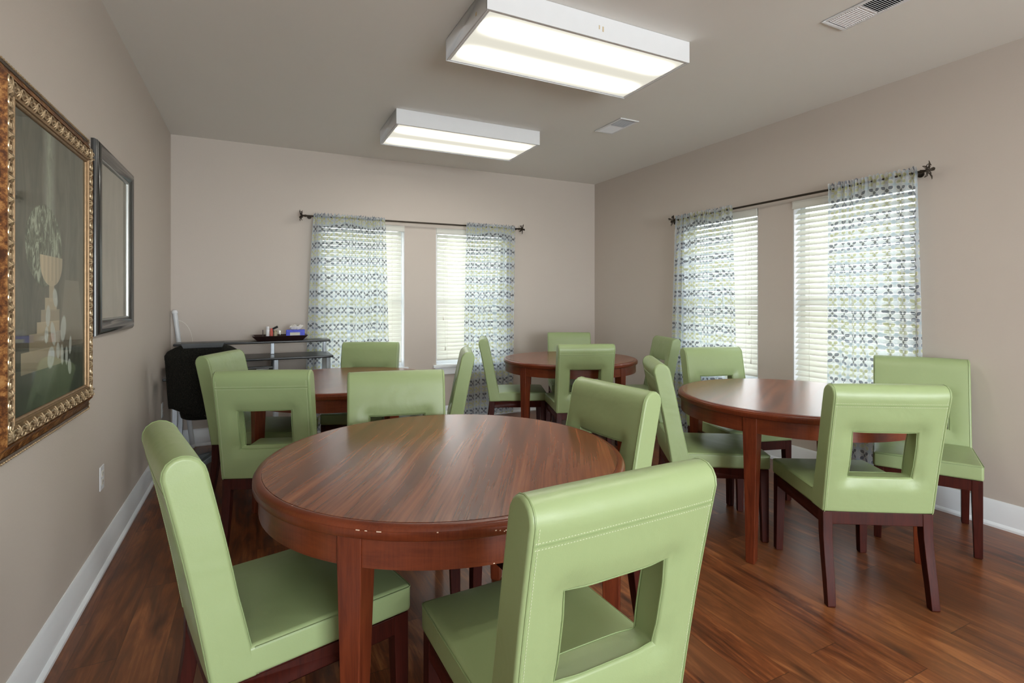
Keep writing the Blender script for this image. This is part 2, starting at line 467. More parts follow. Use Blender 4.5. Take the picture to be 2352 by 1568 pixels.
# ---------------------------------------------------------------- blinds
def make_blind(key, label, ang, gap_side, wand=True):
    T, Wd = WIN[key]
    root = bpy.data.objects.new('window_blind', None); col.objects.link(root); root.matrix_world = T
    tag(root, label, 'blind', 'ivory slatted blinds in the four windows')
    x0, x1 = .0085 + gap_side[0], Wd - .0085 - gap_side[1]
    ym = -.036
    v = MB()
    v.box(.002, Wd - .002, .0, .012, WZ1 - .066, WZ1 - .002)
    v.box(.002, .010, -.03, .0, WZ1 - .066, WZ1 - .002); v.box(Wd - .010, Wd - .002, -.03, .0, WZ1 - .066, WZ1 - .002)
    v.box(.002, Wd - .002, .012, .016, WZ1 - .018, WZ1 - .006); v.box(.002, Wd - .002, .012, .016, WZ1 - .062, WZ1 - .050)
    v.build('valance', M['blind'], root, .003)
    h = MB(); h.box(x0, x1, ym - .024, ym + .024, WZ1 - .05, WZ1 - .010); h.build('headrail', M['white'], root, .002)
    s = MB(); pitch = .0425; zc = WZ1 - .085; n = 0
    hw_, tk = .0255, .0028
    while zc > WZ0 + .055:
        c, sn = math.cos(R(ang)), math.sin(R(ang))
        pts = []
        for k in range(5):
            q = (k / 4 - .5) * 2 * hw_; cr_ = .0035 * (1 - (q / hw_) ** 2)
            pts.append((q, cr_ + tk / 2))
        for k in range(4, -1, -1):
            q = (k / 4 - .5) * 2 * hw_; cr_ = .0035 * (1 - (q / hw_) ** 2)
            pts.append((q, cr_ - tk / 2))
        ring = lambda X: [Vector((X, ym + q * c - w_ * sn, zc - q * sn + w_ * c)) for q, w_ in [(a_, b_) for a_, b_ in pts]]
        # q>0 = room side edge; positive angle tips the room-side edge down
        s.loft([ring(x0), ring(x1)])
        zc -= pitch
    s.build('slats', M['blind'], root, smooth=30)
    b = MB(); b.box(x0, x1, ym - .022, ym + .022, zc + .018 - .012, zc + .018 + .006); b.build('bottom_rail', M['blind'], root, .003)
    l = MB()
    for xx in (.13, Wd / 2, Wd - .13):
        for yy in (ym - .0275, ym + .0275):
            l.cyl((xx, yy, WZ1 - .05), (xx, yy, zc + .018), .0012, n=6)
    l.build('ladder_cords', M['offwhite'], root)
    wx = Wd - .085 if key[0] == 'b' else .085
    l = MB(); l.cyl((wx, .004, WZ1 - .06), (wx, .004, 1.13), .0012, n=6); l.lathe([(.002, 1.13), (.006, 1.12), (.008, 1.09), (.006, 1.085)], 12, (wx, .004))
    l.cyl((wx - .02, .004, WZ1 - .06), (wx - .02, .004, .80), .0012, n=6); l.lathe([(.002, .80), (.006, .79), (.008, .76), (.006, .755)], 12, (wx - .02, .004))
    l.build('pull_cord', M['offwhite'], root)
    return root
make_blind('b0', 'slatted ivory blind behind the curtain nearest the desk, bright gap down its right edge', 54, (.018, 0))
make_blind('b1', 'slatted ivory blind in the back wall window nearest the room corner', 50, (0, 0))
make_blind('r1', 'slatted ivory blind in the far right wall window, nearest the room corner', 44, (0, 0))
make_blind('r0', 'slatted ivory blind in the near right wall window, beside the broadest curtain', 44, (0, 0))

# ---------------------------------------------------------------- curtain rods and curtains
def make_rod(p, q, n, label):
    """p,q ends on rod axis; n = unit vector from wall into room"""
    p = Vector(p); q = Vector(q); n = Vector(n); d = (q - p).normalized()
    root = empty('curtain_rod', p); tag(root, label, 'curtain rod', 'dark bronze curtain rods')
    P = lambda v: Vector(v) - p
    r = MB(); r.cyl(P(p), P(q), .0085, n=14); r.build('rod', M['bronze'], root)
    for e_, sg in ((p, -1), (q, 1)):
        f = MB(); dd = d * sg
        c = e_ + dd * .012
        f.cyl(P(e_), P(e_ + dd * .03), .012, .007, n=12)
        a1 = Vector((0, 0, 1)); a2 = dd.cross(a1)
        hub = e_ + dd * .035
        f.lathe([(.0, -.012), (.010, -.007), (.0125, 0), (.010, .007), (.0, .012)], 12, cap0=False, cap1=False)
        off = P(hub)
        nv = len(f.v) - 60
        f.v[nv:] = [tuple(Vector(v_) + off) for v_ in f.v[nv:]]
        for k in range(8):          # leaf petals around the hub
            th = 2 * PI * k / 8 + .3
            rad = a1 * math.cos(th) + a2 * math.sin(th)
            tip_out = .052 if k % 2 == 0 else .043
            fwd = dd * (.018 if k % 2 == 0 else -.004)
            side = dd.cross(rad)
            rings = []
            for s_, wd, th_ in ((.0, .004, .003), (.3, .010, .004), (.6, .011, .004), (.85, .006, .003), (1.0, .0012, .001)):
                cc = hub + rad * (.008 + tip_out * s_) + fwd * s_ + dd * (.010 * math.sin(s_ * PI))
                rings.append([P(cc + side * wd), P(cc + dd * th_), P(cc - side * wd), P(cc - dd * th_)])
            f.loft(rings)
        sp_ = [hub + dd * (.01 + .012 * math.cos(t_)) + a1 * (.028 + .012 * math.sin(t_)) for t_ in [x_ * .5 for x_ in range(11)]]
        f.tube([P(v_) for v_ in sp_], .0025, 6)
        f.build('finial', M['bronze'], root)
        b = MB(); bb = e_ - dd * .035
        b.cyl(P(bb - n * .0795), P(bb - n * .074), .020, n=16)
        b.cyl(P(bb - n * .074), P(bb + Vector((0, 0, -.012))), .0055, n=10)
        b.tube([P(bb + Vector((0, 0, -.011)) + n * (.013 * math.cos(t_)) + Vector((0, 0, .013 * math.sin(t_) + .011))) for t_ in [PI + x_ * PI / 8 for x_ in range(9)]], .004, 6)
        b.build('bracket', M['bronze'], root)
    return root
RZ = 2.110
make_rod((.425, YB - .08, RZ), (2.705, YB - .08, RZ + .012), (0, -1, 0), 'dark bronze curtain rod with leaf finials above the back wall windows')
make_rod((XR - .0795, 3.915, RZ - .012), (XR - .0795, 1.80, RZ - .004), (-1, 0, 0), 'dark bronze curtain rod with leaf finials above the right wall windows')

def make_curtain(axis, t0, t1, b0, b1, fixed, nrm, zt, zb, folds, label, seed, fixed_bottom=None):
    """cloth gathered on a rod: top runs t0..t1, bottom b0..b1 along the wall; 'fixed' is the rod's distance coordinate"""
    rnd = random.Random(seed)
    nu, nv = folds * 12, 46
    clothw = abs(b1 - b0) * 1.30
    ph = [rnd.uniform(-.5, .5) for _ in range(folds + 1)]
    am = [rnd.uniform(.6, 1.25) for _ in range(folds + 1)]
    dens = [rnd.uniform(.6, 1.5) for _ in range(folds)]
    tot = sum(dens); cum = [0]
    for d_ in dens: cum.append(cum[-1] + d_ / tot)
    verts = []; uvs = []
    for j in range(nv + 1):
        g = j / nv
        # finer rows near the heading
        g = g ** 1.35
        z = zt - (zt - zb) * g
        drop = zt - z
        for i in range(nu + 1):
            s_ = i / nu
            k = min(folds - 1, int(s_ * folds)); fr = s_ * folds - k
            pos = cum[k] + (cum[k + 1] - cum[k]) * fr
            a_ = t0 + (t1 - t0) * pos; b_ = b0 + (b1 - b0) * (.35 * pos + .65 * s_)
            gg = min(1, drop / 2.0)
            ease = gg ** .8
            lat = a_ + (b_ - a_) * ease
            amp = (am[k] * (1 - fr) + am[k + 1] * fr)
            big = math.sin(2 * PI * s_ * folds + ph[k] * .4)
            dep = .016 * amp * big * min(1, .35 + drop * 2.0)
            # tight little gathers at the heading
            hd = max(0, 1 - drop / .16)
            dep += hd * .007 * math.sin(2 * PI * s_ * folds * 3.3 + ph[k])
            lat += hd * .004 * math.sin(2 * PI * s_ * folds * 3.3 + 1.3)
            zz = z
            # rod pocket ruffle
            if drop < .05:
                zz += .010 * math.sin(2 * PI * s_ * folds * 3.3 + .7) * (1 - drop / .05) + .006 * rnd.uniform(-1, 1) * (1 - drop / .05)
                dep = dep * .6
            if .022 < drop < .055: dep += .004
            cpos = fixed + dep * (1)
            base_off = .006
            p3 = (lat, 0)
            if axis == 'x': verts.append((lat, fixed - nrm * 0 + dep * nrm_sign(nrm) - .012 * 1, zz))
            else: verts.append((fixed + dep - .012, lat, zz))
            uvs.append((s_ * clothw, (2.2 - z) + .004 * math.sin(9 * s_)))
    fs = []
    for j in range(nv):
        for i in range(nu):
            a_ = j * (nu + 1) + i
            fs.append((a_, a_ + 1, a_ + nu + 2, a_ + nu + 1))
    me = bpy.data.meshes.new('curtain'); me.from_pydata(verts, [], fs)
    me.materials.append(M['curtain'])
    ul = me.uv_layers.new(name='UVMap')
    for poly in me.polygons:
        for li in poly.loop_indices:
            ul.data[li].uv = uvs[me.loops[li].vertex_index]
    me.polygons.foreach_set('use_smooth', [True] * len(me.polygons))
    o = bpy.data.objects.new('curtain', me); col.objects.link(o)
    tag(o, label, 'curtain', 'sheer leaf print curtains')
    return o
def nrm_sign(n): return 1
CT = RZ + .032
make_curtain('x', .490, 1.175, .405, 1.225, YB - .08 - .004, 1, CT, .04, 9, 'sheer leaf-print curtain hanging behind the right end of the black desk', 1)
make_curtain('x', 2.060, 2.655, 2.02, 2.625, YB - .08 - .004, 1, CT + .012, .03, 9, 'sheer leaf-print curtain on the back wall, behind the far corner table', 2)
make_curtain('y', 3.905, 3.225, 3.985, 3.165, XR - .0795 - .004, 1, CT - .012, .03, 9, 'sheer leaf-print curtain at the far end of the right wall rod', 3)
make_curtain('y', 2.375, 1.815, 2.385, 1.765, XR - .0795 - .004, 1, CT - .004, .03, 8, 'sheer leaf-print curtain at the near end of the right wall rod, broadest in view', 4)

# ---------------------------------------------------------------- ceiling lights and vents
def t_lens():
    t = NT('fluorescent lamp diffuser')
    o = t.obj(); x, y, z = t.xyz(o)
    # two tubes run along x behind the diffuser at y = +-.13
    ay = t.math('ABSOLUTE', y)
    d = t.math('ABSOLUTE', t.math('SUBTRACT', ay, .15))
    g = t.math('SUBTRACT', 1.0, t.math('DIVIDE', d, .15), clamp=True)
    g = t.math('POWER', g, 4.6)
    endx = t.math('MULTIPLY', t.math('SUBTRACT', .60, t.math('ABSOLUTE', x)), 9.0, clamp=True)
    g = t.math('MULTIPLY', g, endx)
    em = t.n('ShaderNodeEmission')
    t.put(em.inputs[0], t.mix(g, (1.0, .96, .82), (1.0, .985, .93)))
    t.put(em.inputs[1], t.math('MULTIPLY_ADD', g, LAMP, .44))
    return t.done(em.outputs[0])
M['lens'] = t_lens()
def make_light():
    root = empty('ceiling_light')
    w2, d2, h = .622, .292, .118
    f = MB()
    f.box(-w2, w2, -d2, -d2 + .010, -h, 0); f.box(-w2, w2, d2 - .010, d2, -h, 0)
    f.box(-w2, -w2 + .010, -d2 + .010, d2 - .010, -h, 0); f.box(w2 - .010, w2, -d2 + .010, d2 - .010, -h, 0)
    f.build('housing', M['white'], root, .002)
    g = MB()
    e0 = .022
    g.box(-w2 + .010, w2 - .010, -d2 + .010, -d2 + e0, -h + .002, -h + .012); g.box(-w2 + .010, w2 - .010, d2 - e0, d2 - .010, -h + .002, -h + .012)
    g.box(-w2 + .010, -w2 + e0, -d2 + e0, d2 - e0, -h + .002, -h + .012); g.box(w2 - e0, w2 - .010, -d2 + e0, d2 - e0, -h + .002, -h + .012)
    g.build('lens_frame', M['white'], root, .0015)
    l = MB(); l.box(-w2 + e0, w2 - e0, -d2 + e0, d2 - e0, -h + .004, -h + .008)
    l.build('diffuser', M['lens'], root, smooth=0)
    return root
lt = make_light(); lt.location = (1.572, 2.485, H - .0005)
tag(lt, 'large white boxed fluorescent ceiling light nearest the camera, glowing lens', 'ceiling light', 'boxed fluorescent ceiling lights')
def marks(root):
    for b_ in ((-.0, .006, -.2935, -.2922, -.070, -.050), (.022, .030, -.2935, -.2922, -.078, -.052), (-.6235, -.6222, -.165, -.150, -.085, -.070)):
        m_ = MB(); m_.box(*b_); m_.build('scuff_mark', M['scuff'], root)
M['scuff'] = plain('tan adhesive residue', (.62, .50, .33), .7)
marks(lt)
l2 = copy_tree(lt); l2.location = (1.572, 4.215, H - .0005)
for c in list(children(l2)):
    if c.name.startswith('scuff'): bpy.data.objects.remove(c)
tag(l2, 'smaller-looking white boxed fluorescent ceiling light near the back wall', 'ceiling light', 'boxed fluorescent ceiling lights')
l3 = copy_tree(l2); l3.location = (1.572, .73, H - .0005)  # extra fixture added out of frame for more overhead light
tag(l3, 'unseen boxed fluorescent ceiling light added above the camera to brighten the room', 'ceiling light', 'boxed fluorescent ceiling lights')
for yy_, lab_ in ((-2.73, 'unseen boxed fluorescent ceiling light added far behind the camera to brighten the room'),):
    l4 = copy_tree(l2); l4.location = (1.572, yy_, H - .0005)  # another out-of-frame fixture, added to lift the overall brightness
    tag(l4, lab_, 'ceiling light', 'boxed fluorescent ceiling lights')

def make_vent(cx, cy, lx, ly, label):
    root = empty('ceiling_vent', (cx, cy, H)); tag(root, label, 'air vent', 'white ceiling air vents')
    f = MB(); hx, hy = lx / 2, ly / 2; b = .022; z0, z1 = -.008, -.0005
    f.box(-hx, hx, -hy, -hy + b, z0, z1); f.box(-hx, hx, hy - b, hy, z0, z1); f.box(-hx, -hx + b, -hy + b, hy - b, z0, z1); f.box(hx - b, hx, -hy + b, hy - b, z0, z1)
    f.box(-hx + b, hx - b, -.006, .006, z0, z1)
    f.build('vent_frame', M['white'], root, .003)
    k = MB(); k.box(-hx + b, hx - b, -hy + b, hy - b, -.0012, -.0003); k.build('backing', M['dark'], root)
    for sgn in (-1, 1):
        s = MB(); y = .010
        while y < hy - b - .004:
            yy = sgn * y
            T = Matrix.Translation((0, yy, -.0045)) @ Matrix.Rotation(R(-42 * sgn), 4, 'X')
            s.box(-hx + b, hx - b, -.0052, .0052, -.0006, .0006, M=T)
            y += .0105
        s.build('louvres', M['white'], root, smooth=0)
    return root
make_vent(2.70, 3.52, .185, .36, 'small white ceiling air vent beyond the large light, half its louvres dark')
make_vent(2.745, 1.55, .185, .36, 'white ceiling air vent cut off by the top edge of the photo at the right')

# ---------------------------------------------------------------- tables
def make_table():
    root = empty('round_table')
    RT = .625
    t = MB(); t.lathe([(.0, .7585), (.598, .7585), (.598, .7600), (.10, .7600)][0:0] or [(.599, .752), (.599, .760)], 96)
    top = t.build('tabletop', M['top'], root)
    e = MB()
    prof = [(.58, .745), (.5995, .745), (.5995, .7588), (.6005, .7594), (.606, .7594), (.615, .7570), (.6205, .7530), (.6225, .7465), (.625, .7455), (.625, .727), (.6225, .7235), (.6175, .721), (.58, .721)]
    e.lathe(prof + [prof[0]], 128, cap0=False, cap1=False)
    e.build('edge_moulding', M['mahogh'], top, smooth=50)
    a = MB()
    prof = [(.585, .647), (.608, .647), (.608, .7205), (.585, .7205)]
    a.lathe(prof + [prof[0]], 128, cap0=False, cap1=False)
    a.build('apron', M['mahogh'], root)
    for k in range(4):
        l = MB(); th = PI / 4 + k * PI / 2
        T = Matrix.Rotation(th, 4, 'Z')
        def sq(rc, hw, z, hd=None):
            hd = hd or hw
            return [T @ Vector((rc + sx * hd, sy * hw, z)) for sx, sy in ((-1, -1), (1, -1), (1, 1), (-1, 1))]
        ro = .6115
        rings = [sq(ro - .021, .019, 0.0), sq(ro - .024, .0215, .012), sq(ro - .028, .026, .30), sq(ro - .033, .034, .647), sq(ro - .033, .034, .7205)]
        l.loft(rings)
        l.build('leg', M['mahog'], root, .003)
    return root
TB = make_table()
TBL = [
 ((.612, 1.777), 228, 'round mahogany table in the foreground with striped grain and chipped rim'),
 ((.557, 3.749), 199, 'round mahogany table in front of the black desk, mostly hidden by green chairs'),
 ((2.657, 4.173), 196, 'round mahogany table in the far corner between the two curtained walls'),
 ((2.767, 1.978), 198, 'round mahogany table at the right, its shiny top reflecting the near right wall window'),
]
for i, ((x, y), th, lab) in enumerate(TBL):
    o = TB if i == 0 else copy_tree(TB)
    o.location = (x, y, 0); o.rotation_euler = (0, 0, R(th - 225))
    tag(o, lab, 'table', 'round mahogany tables')
TABLE_OBJS = None

# chips in the rim of the foreground table (children of it)
def chips():
    for ang, z, ln in ((231, .7457, .010), (233, .7457, .006), (236, .7457, .012), (249, .7457, .004), (262, .738, .004), (263, .7365, .003), (264.5, .735, .006), (264, .733, .003), (266, .664, .006), (262, .6495, .004), (209, .7590, .003)):
        th = R(ang - (228 - 225)); r_ = .6252 if z > .72 and z < .75 else (.6085 if z < .7 else .604)
        T = Matrix.Rotation(th, 4, 'Z') @ Matrix.Translation((r_, 0, z))
        m_ = MB(); m_.box(-.0007, .0004, -ln / 2, ln / 2, -.0009, .0012, M=T)
        m_.build('rim_chip', M['chip'], TB)
M['chip'] = plain('bare pale wood', (.72, .55, .42), .7)
chips()

# ---------------------------------------------------------------- dining chair
CW, ZB, KL, TH = .458, .392, .195, .088
ZTOP, HWX, HT, HB = .951, .128, .747, .548
def make_chair():
    root = empty('dining_chair')
    # --- backrest
    def wx(x, z): return x * (1 + .016 * (z - ZB) / .56)
    rearY = lambda z: -KL * (z - ZB) - .012 * math.sin(PI * min(1, max(0, (z - ZB) / .56)))*-1*.5
    thick = lambda z: TH + .010 * max(0, (.60 - z) / .2)
    def span(a, b, n): return [a + (b - a) * i / n for i in range(n)]
    zr = .905; rr = TH / 2
    zs = span(ZB, HB, 8) + span(HB, HT, 8) + span(HT, zr, 8) + [zr]
    xs = span(-CW / 2, -HWX, 6) + span(-HWX, HWX, 12) + span(HWX, CW / 2, 6) + [CW / 2]
    iA, iB = 8, 16       # z index of the opening
    jA, jB = 6, 18
    nA = 8
    prof = []            # (kind, y, z)
    for z in zs: prof.append((rearY(z), z))
    yc = rearY(zr) + rr
    sl = math.atan(KL)
    for k in range(1, nA):
        a_ = PI - PI * k / nA
        prof.append((yc + rr * math.cos(a_) - KL * .6 * rr * math.sin(a_), zr + (ZTOP - zr) * math.sin(a_)))
    for z in reversed(zs): prof.append((rearY(z) + (TH if z > .6 else thick(z)), z))
    NP = len(prof); nz = len(zs)
    def depth(x, z):      # soft dimple round the opening
        dx = max(0, abs(x) - HWX); dz = max(0, z - HT, HB - z)
        d = math.hypot(dx, dz)
        if dx == 0 and dz == 0: d = 0
        return .012 * math.exp(-(d / .030) ** 2) + .007 * math.exp(-((abs(x) - HWX) ** 2 + min((z - HT) ** 2, (z - HB) ** 2)) / .0010)
    def puff(x):
        return .004 * (1 - (2 * x / CW) ** 4)
    b = MB(); vid = {}
    for i, (y, z) in enumerate(prof):
        for j, x in enumerate(xs):
            X = wx(x, z); Y = y
            if i < nz: Y = y + depth(x, z) - puff(x)
            elif i >= NP - nz: Y = y - depth(x, z) * .8 + puff(x)
            Z = z + (puff(x) * .6 if nz <= i < NP - nz else 0)
            vid[i, j] = len(b.v); b.v.append((X, Y, Z))
    def q(a_, b_, c_, d_): b.f.append((a_, b_, c_, d_)); b.mi.append(0)
    for i in range(NP - 1):
        for j in range(len(xs) - 1):
            if jA <= j < jB and (iA <= i < iB or (NP - 1 - iB) <= i < (NP - 1 - iA)): continue
            q(vid[i, j], vid[i, j + 1], vid[i + 1, j + 1], vid[i + 1, j])
    mir = lambda i: NP - 1 - i
    for i in range(nz - 1):
        for j in (0, len(xs) - 1):
            q(vid[i, j], vid[i + 1, j], vid[mir(i + 1), j], vid[mir(i), j])
    for j in (0, len(xs) - 1):
        arc = [vid[i, j] for i in range(nz - 1, NP - nz + 1)]
        b.f.append(tuple(arc)); b.mi.append(0)
    for j in range(len(xs) - 1):   # bottom
        q(vid[0, j], vid[0, j + 1], vid[mir(0), j + 1], vid[mir(0), j])
    for i in range(iA, iB):        # opening's inner sides
        for j in (jA, jB): q(vid[i, j], vid[i + 1, j], vid[mir(i + 1), j], vid[mir(i), j])
    for j in range(jA, jB):
        for i in (iA, iB): q(vid[i, j], vid[i, j + 1], vid[mir(i), j + 1], vid[mir(i), j])
    back = b.build('backrest', M['vinyl'], root, .008, 3, ba=50)
    # --- piping and stitching on the back
    pp = MB()
    for sx in (-1, 1):
        for off in (.0095,):
            pts = []
            for i, (y, z) in enumerate(prof):
                x = sx * (CW / 2 - off); X = wx(x, z)
                Y = y + (-.0005 if i < nz else (.0005 if i >= NP - nz else 0)); 
                pts.append((X, Y, z))
            pp.tube(pts, .0022, 6)
    zsm = .868
    xq = [max(-CW / 2 + .0085, min(CW / 2 - .0085, x)) for x in xs]
    pp.tube([(wx(x, zsm), rearY(zsm) - puff(x) - .0003, zsm) for x in xq], .0020, 6)
    for side_ in (0, 1):
        rim = []
        ij = [(iA, j) for j in range(jA, jB)] + [(i, jB) for i in range(iA, iB)] + [(iB, j) for j in range(jB, jA, -1)] + [(i, jA) for i in range(iB, iA, -1)]
        for i, j in ij:
            v_ = Vector(b.v[vid[(i if side_ == 0 else mir(i)), j]])
            ins = Vector((math.copysign(.0015, -v_.x), .004 if side_ == 0 else -.004, 0))
            rim.append(v_ + ins)
        pp.tube(rim, .0019, 6, closed=True)
    pp.build('piping', M['seam'], back)
    st = MB()
    def dash(p, d, n, ln=.0040, wd=.0007):
        p = Vector(p); d = Vector(d).normalized(); n = Vector(n).normalized(); s_ = d.cross(n)
        Mx = Matrix((( d.x, s_.x, n.x, p.x), (d.y, s_.y, n.y, p.y), (d.z, s_.z, n.z, p.z), (0, 0, 0, 1)))
        st.box(-ln / 2, ln / 2, -wd, wd, -.0004, .0009, M=Mx)
    nr = (0, -1, -KL)
    for zz in (zsm + .0065, zsm - .0065):
        x = -CW / 2 + .014
        while x < CW / 2 - .012:
            dash((wx(x, zz), rearY(zz) - puff(x), zz), (1, 0, 0), nr); x += .0066
    for sx in (-1, 1):
        z = ZB + .02
        while z < .93:
            x = sx * (CW / 2 - .0175)
            if z < zr: dash((wx(x, z), rearY(z) - puff(x), z), (0, -KL, 1), nr)
            z += .0066
    st.build('stitching', M['stitch'], back)
    # --- seat
    s = MB(); y0, y1, z0, z1 = .070, .512, .392, .476
    hw = CW / 2; nx, ny = 14, 12
    grid = {}
    for j in range(ny + 1):
        for i in range(nx + 1):
            u = -1 + 2 * i / nx; v = -1 + 2 * j / ny
            crown = .010 * (1 - abs(u) ** 3) * (1 - abs(v) ** 3)
            grid[i, j] = len(s.v)
            cx_ = u * hw; cy_ = (y0 + y1) / 2 + v * (y1 - y0) / 2
            # rounded front corners
            if v > .8 and abs(u) > .9: pass
            s.v.append((cx_, cy_, z1 - .006 + crown))
    g2 = {}
    for j in range(ny + 1):
        for i in range(nx + 1):
            if i in (0, nx) or j in (0, ny):
                x, y, z = s.v[grid[i, j]]
                g2[i, j] = len(s.v); s.v.append((x, y, z0))
    def qq(*a_): s.f.append(tuple(a_)); s.mi.append(0)
    for j in range(ny):
        for i in range(nx): qq(grid[i, j], grid[i + 1, j], grid[i + 1, j + 1], grid[i, j + 1])
        for i in (0, nx): qq(grid[i, j], grid[i, j + 1], g2[i, j + 1], g2[i, j])
    for i in range(nx):
        for j in (0, ny): qq(grid[i, j], grid[i + 1, j], g2[i + 1, j], g2[i, j])
    s.f.append(tuple([g2[i, 0] for i in range(nx + 1)] + [g2[nx, j] for j in range(1, ny + 1)] + [g2[i, ny] for i in range(nx - 1, -1, -1)] + [g2[0, j] for j in range(ny - 1, 0, -1)])); s.mi.append(0)
    seat = s.build('seat', M['vinyl'], root, .013, 4, ba=45)
    p = MB(); k = .0035; zz = z1 - .0125
    rc = .012
    pts = [(-hw - .0002, y0 + .02, zz), (-hw - .0002, y1 - rc, zz), (-hw + rc * .3, y1 - rc * .3, zz), (-hw + rc, y1 + .0002, zz), (0, y1 + .0002, zz), (hw - rc, y1 + .0002, zz), (hw - rc * .3, y1 - rc * .3, zz), (hw + .0002, y1 - rc, zz), (hw + .0002, y0 + .02, zz)]
    p.tube(pts, .0018, 6); p.build('piping', M['seam'], seat)
    # --- wooden frame
    f = MB(); zt, zl = ZB - .0005, ZB - .056
    f.box(-hw + .006, hw - .006, .004, .028, zl, zt); f.box(-hw + .006, hw - .006, y1 - .034, y1 - .010, zl, zt)
    f.box(-hw + .006, -hw + .030, .028, y1 - .034, zl, zt); f.box(hw - .030, hw - .006, .028, y1 - .034, zl, zt)
    f.build('seat_frame', M['darkwood'], root, .003)
    for sx in (-1, 1):
        l = MB()      # front leg: square, tapers on the inner faces
        xo = sx * (hw - .004); yo = y1 - .008
        def sqr(w_, z, dx=0, dy=0):
            xa, xb = xo + dx, xo + dx - sx * w_
            return [Vector((xa, yo + dy, z)), Vector((xb, yo + dy, z)), Vector((xb, yo + dy - w_, z)), Vector((xa, yo + dy - w_, z))]
        l.loft([sqr(.030, 0.0, -sx * .004, -.004), sqr(.034, .006), sqr(.044, zl), sqr(.044, zt)])
        l.build('leg', M['darkwood'], root, .0025)
        l = MB()      # rear leg: sweeps back toward the floor
        def sqb(w_, z, yb): 
            xa, xb = xo, xo - sx * w_
            return [Vector((xa, yb, z)), Vector((xa, yb + w_, z)), Vector((xb, yb + w_, z)), Vector((xb, yb, z))]
        l.loft([sqb(.032, 0.0, -.038), sqb(.034, .008, -.040), sqb(.036, .10, -.028), sqb(.038, .20, -.012), sqb(.040, .29, .000), sqb(.042, zt, .002)])
        l.build('leg', M['darkwood'], root, .0025)
    return root
CH = make_chair()
CHG = 'green vinyl dining chairs around the tables'
CHAIRS = [
 (.653, .896, 1.9, 'green vinyl dining chair nearest the camera, its cut-out back turned to us'),
 (-.144, 1.600, -76.5, 'green vinyl dining chair left of the foreground table, nearest the left wall'),
 (.611, 2.504, 168.9, 'green vinyl dining chair facing us squarely across the foreground table, centre of the photo'),
 (1.285, 1.765, 93.7, 'green vinyl dining chair at the right of the foreground table, behind the nearest chair'),
 (.053, 2.936, -20.4, 'green vinyl dining chair, its cut-out back to us, just beyond the foreground table at left'),
 (-.161, 3.964, -114.8, 'green vinyl dining chair standing in front of the black office chair'),
 (.835, 4.375, 155, 'green vinyl dining chair facing us before the curtain beside the desk'),
 (1.297, 3.498, 70.7, 'green vinyl dining chair seen edge-on, leaning right, below the middle window sill'),
 (1.965, 4.485, -112.8, 'green vinyl dining chair at the left of the far corner table, seen side on'),
 (2.376, 3.517, -19.2, 'green vinyl dining chair with its back to us at the far corner table'),
 (3.03, 4.765, 154, 'green vinyl dining chair tucked behind the far corner table against the back wall'),
 (3.438, 3.806, 70.0, 'green vinyl dining chair at the right of the far corner table by the curtain'),
 (2.162, 2.356, -122.8, 'green vinyl dining chair at the left end of the right-hand table, facing right'),
 (3.03, 2.775, 165, 'green vinyl dining chair facing us behind the right-hand table, below a blind'),
 (2.384, 1.306, -30.6, 'green vinyl dining chair at the right-hand table, whole cut-out back and rear legs in view'),
 (3.60, 1.735, 118.5, 'rightmost green vinyl dining chair, angled with its back near the right wall'),
]
for i, (x, y, a, lab) in enumerate(CHAIRS):
    o = CH if i == 0 else copy_tree(CH)
    o.location = (x, y, 0); o.rotation_euler = (0, 0, R(a))
    tag(o, lab, 'chair', CHG)

# ---------------------------------------------------------------- pictures on the left wall
def frame_loft(mb, y0, y1, z0, z1, prof, x0):
    """mitred frame on the left wall: prof = [(inset from outer edge, height off wall)]"""
    rings = []
    for (yy, zz, sy, sz) in ((y0, z0, 1, 1), (y1, z0, -1, 1), (y1, z1, -1, -1), (y0, z1, 1, -1)):
        rings.append([Vector((x0 + h_, yy + sy * d_, zz + sz * d_)) for d_, h_ in prof])
    rings.append(rings[0])
    mb.loft(rings, caps=False)
def t_giltband():
    t = NT('mottled gilt and brown frame'); o = t.obj()
    n = t.noise(t.map(o, (1, 1, 1)), 36, 6, .72, .25)
    c = t.ramp(n, [(.40, (.075, .026, .010)), (.50, (.20, .075, .022)), (.58, (.42, .20, .065)), (.75, (.55, .32, .13))])
    return t.done(t.bsdf(c, .38, .35, normal=t.bump(n, .35, .004)))
M['giltband'] = t_giltband()
M['gilt'] = plain('aged carved gilding', (.50, .38, .24), .34, .65, nz=.35, scale=60)
M['giltdark'] = plain('dark bronze gilt edge', (.10, .062, .036), .4, .5, nz=.4, scale=60)

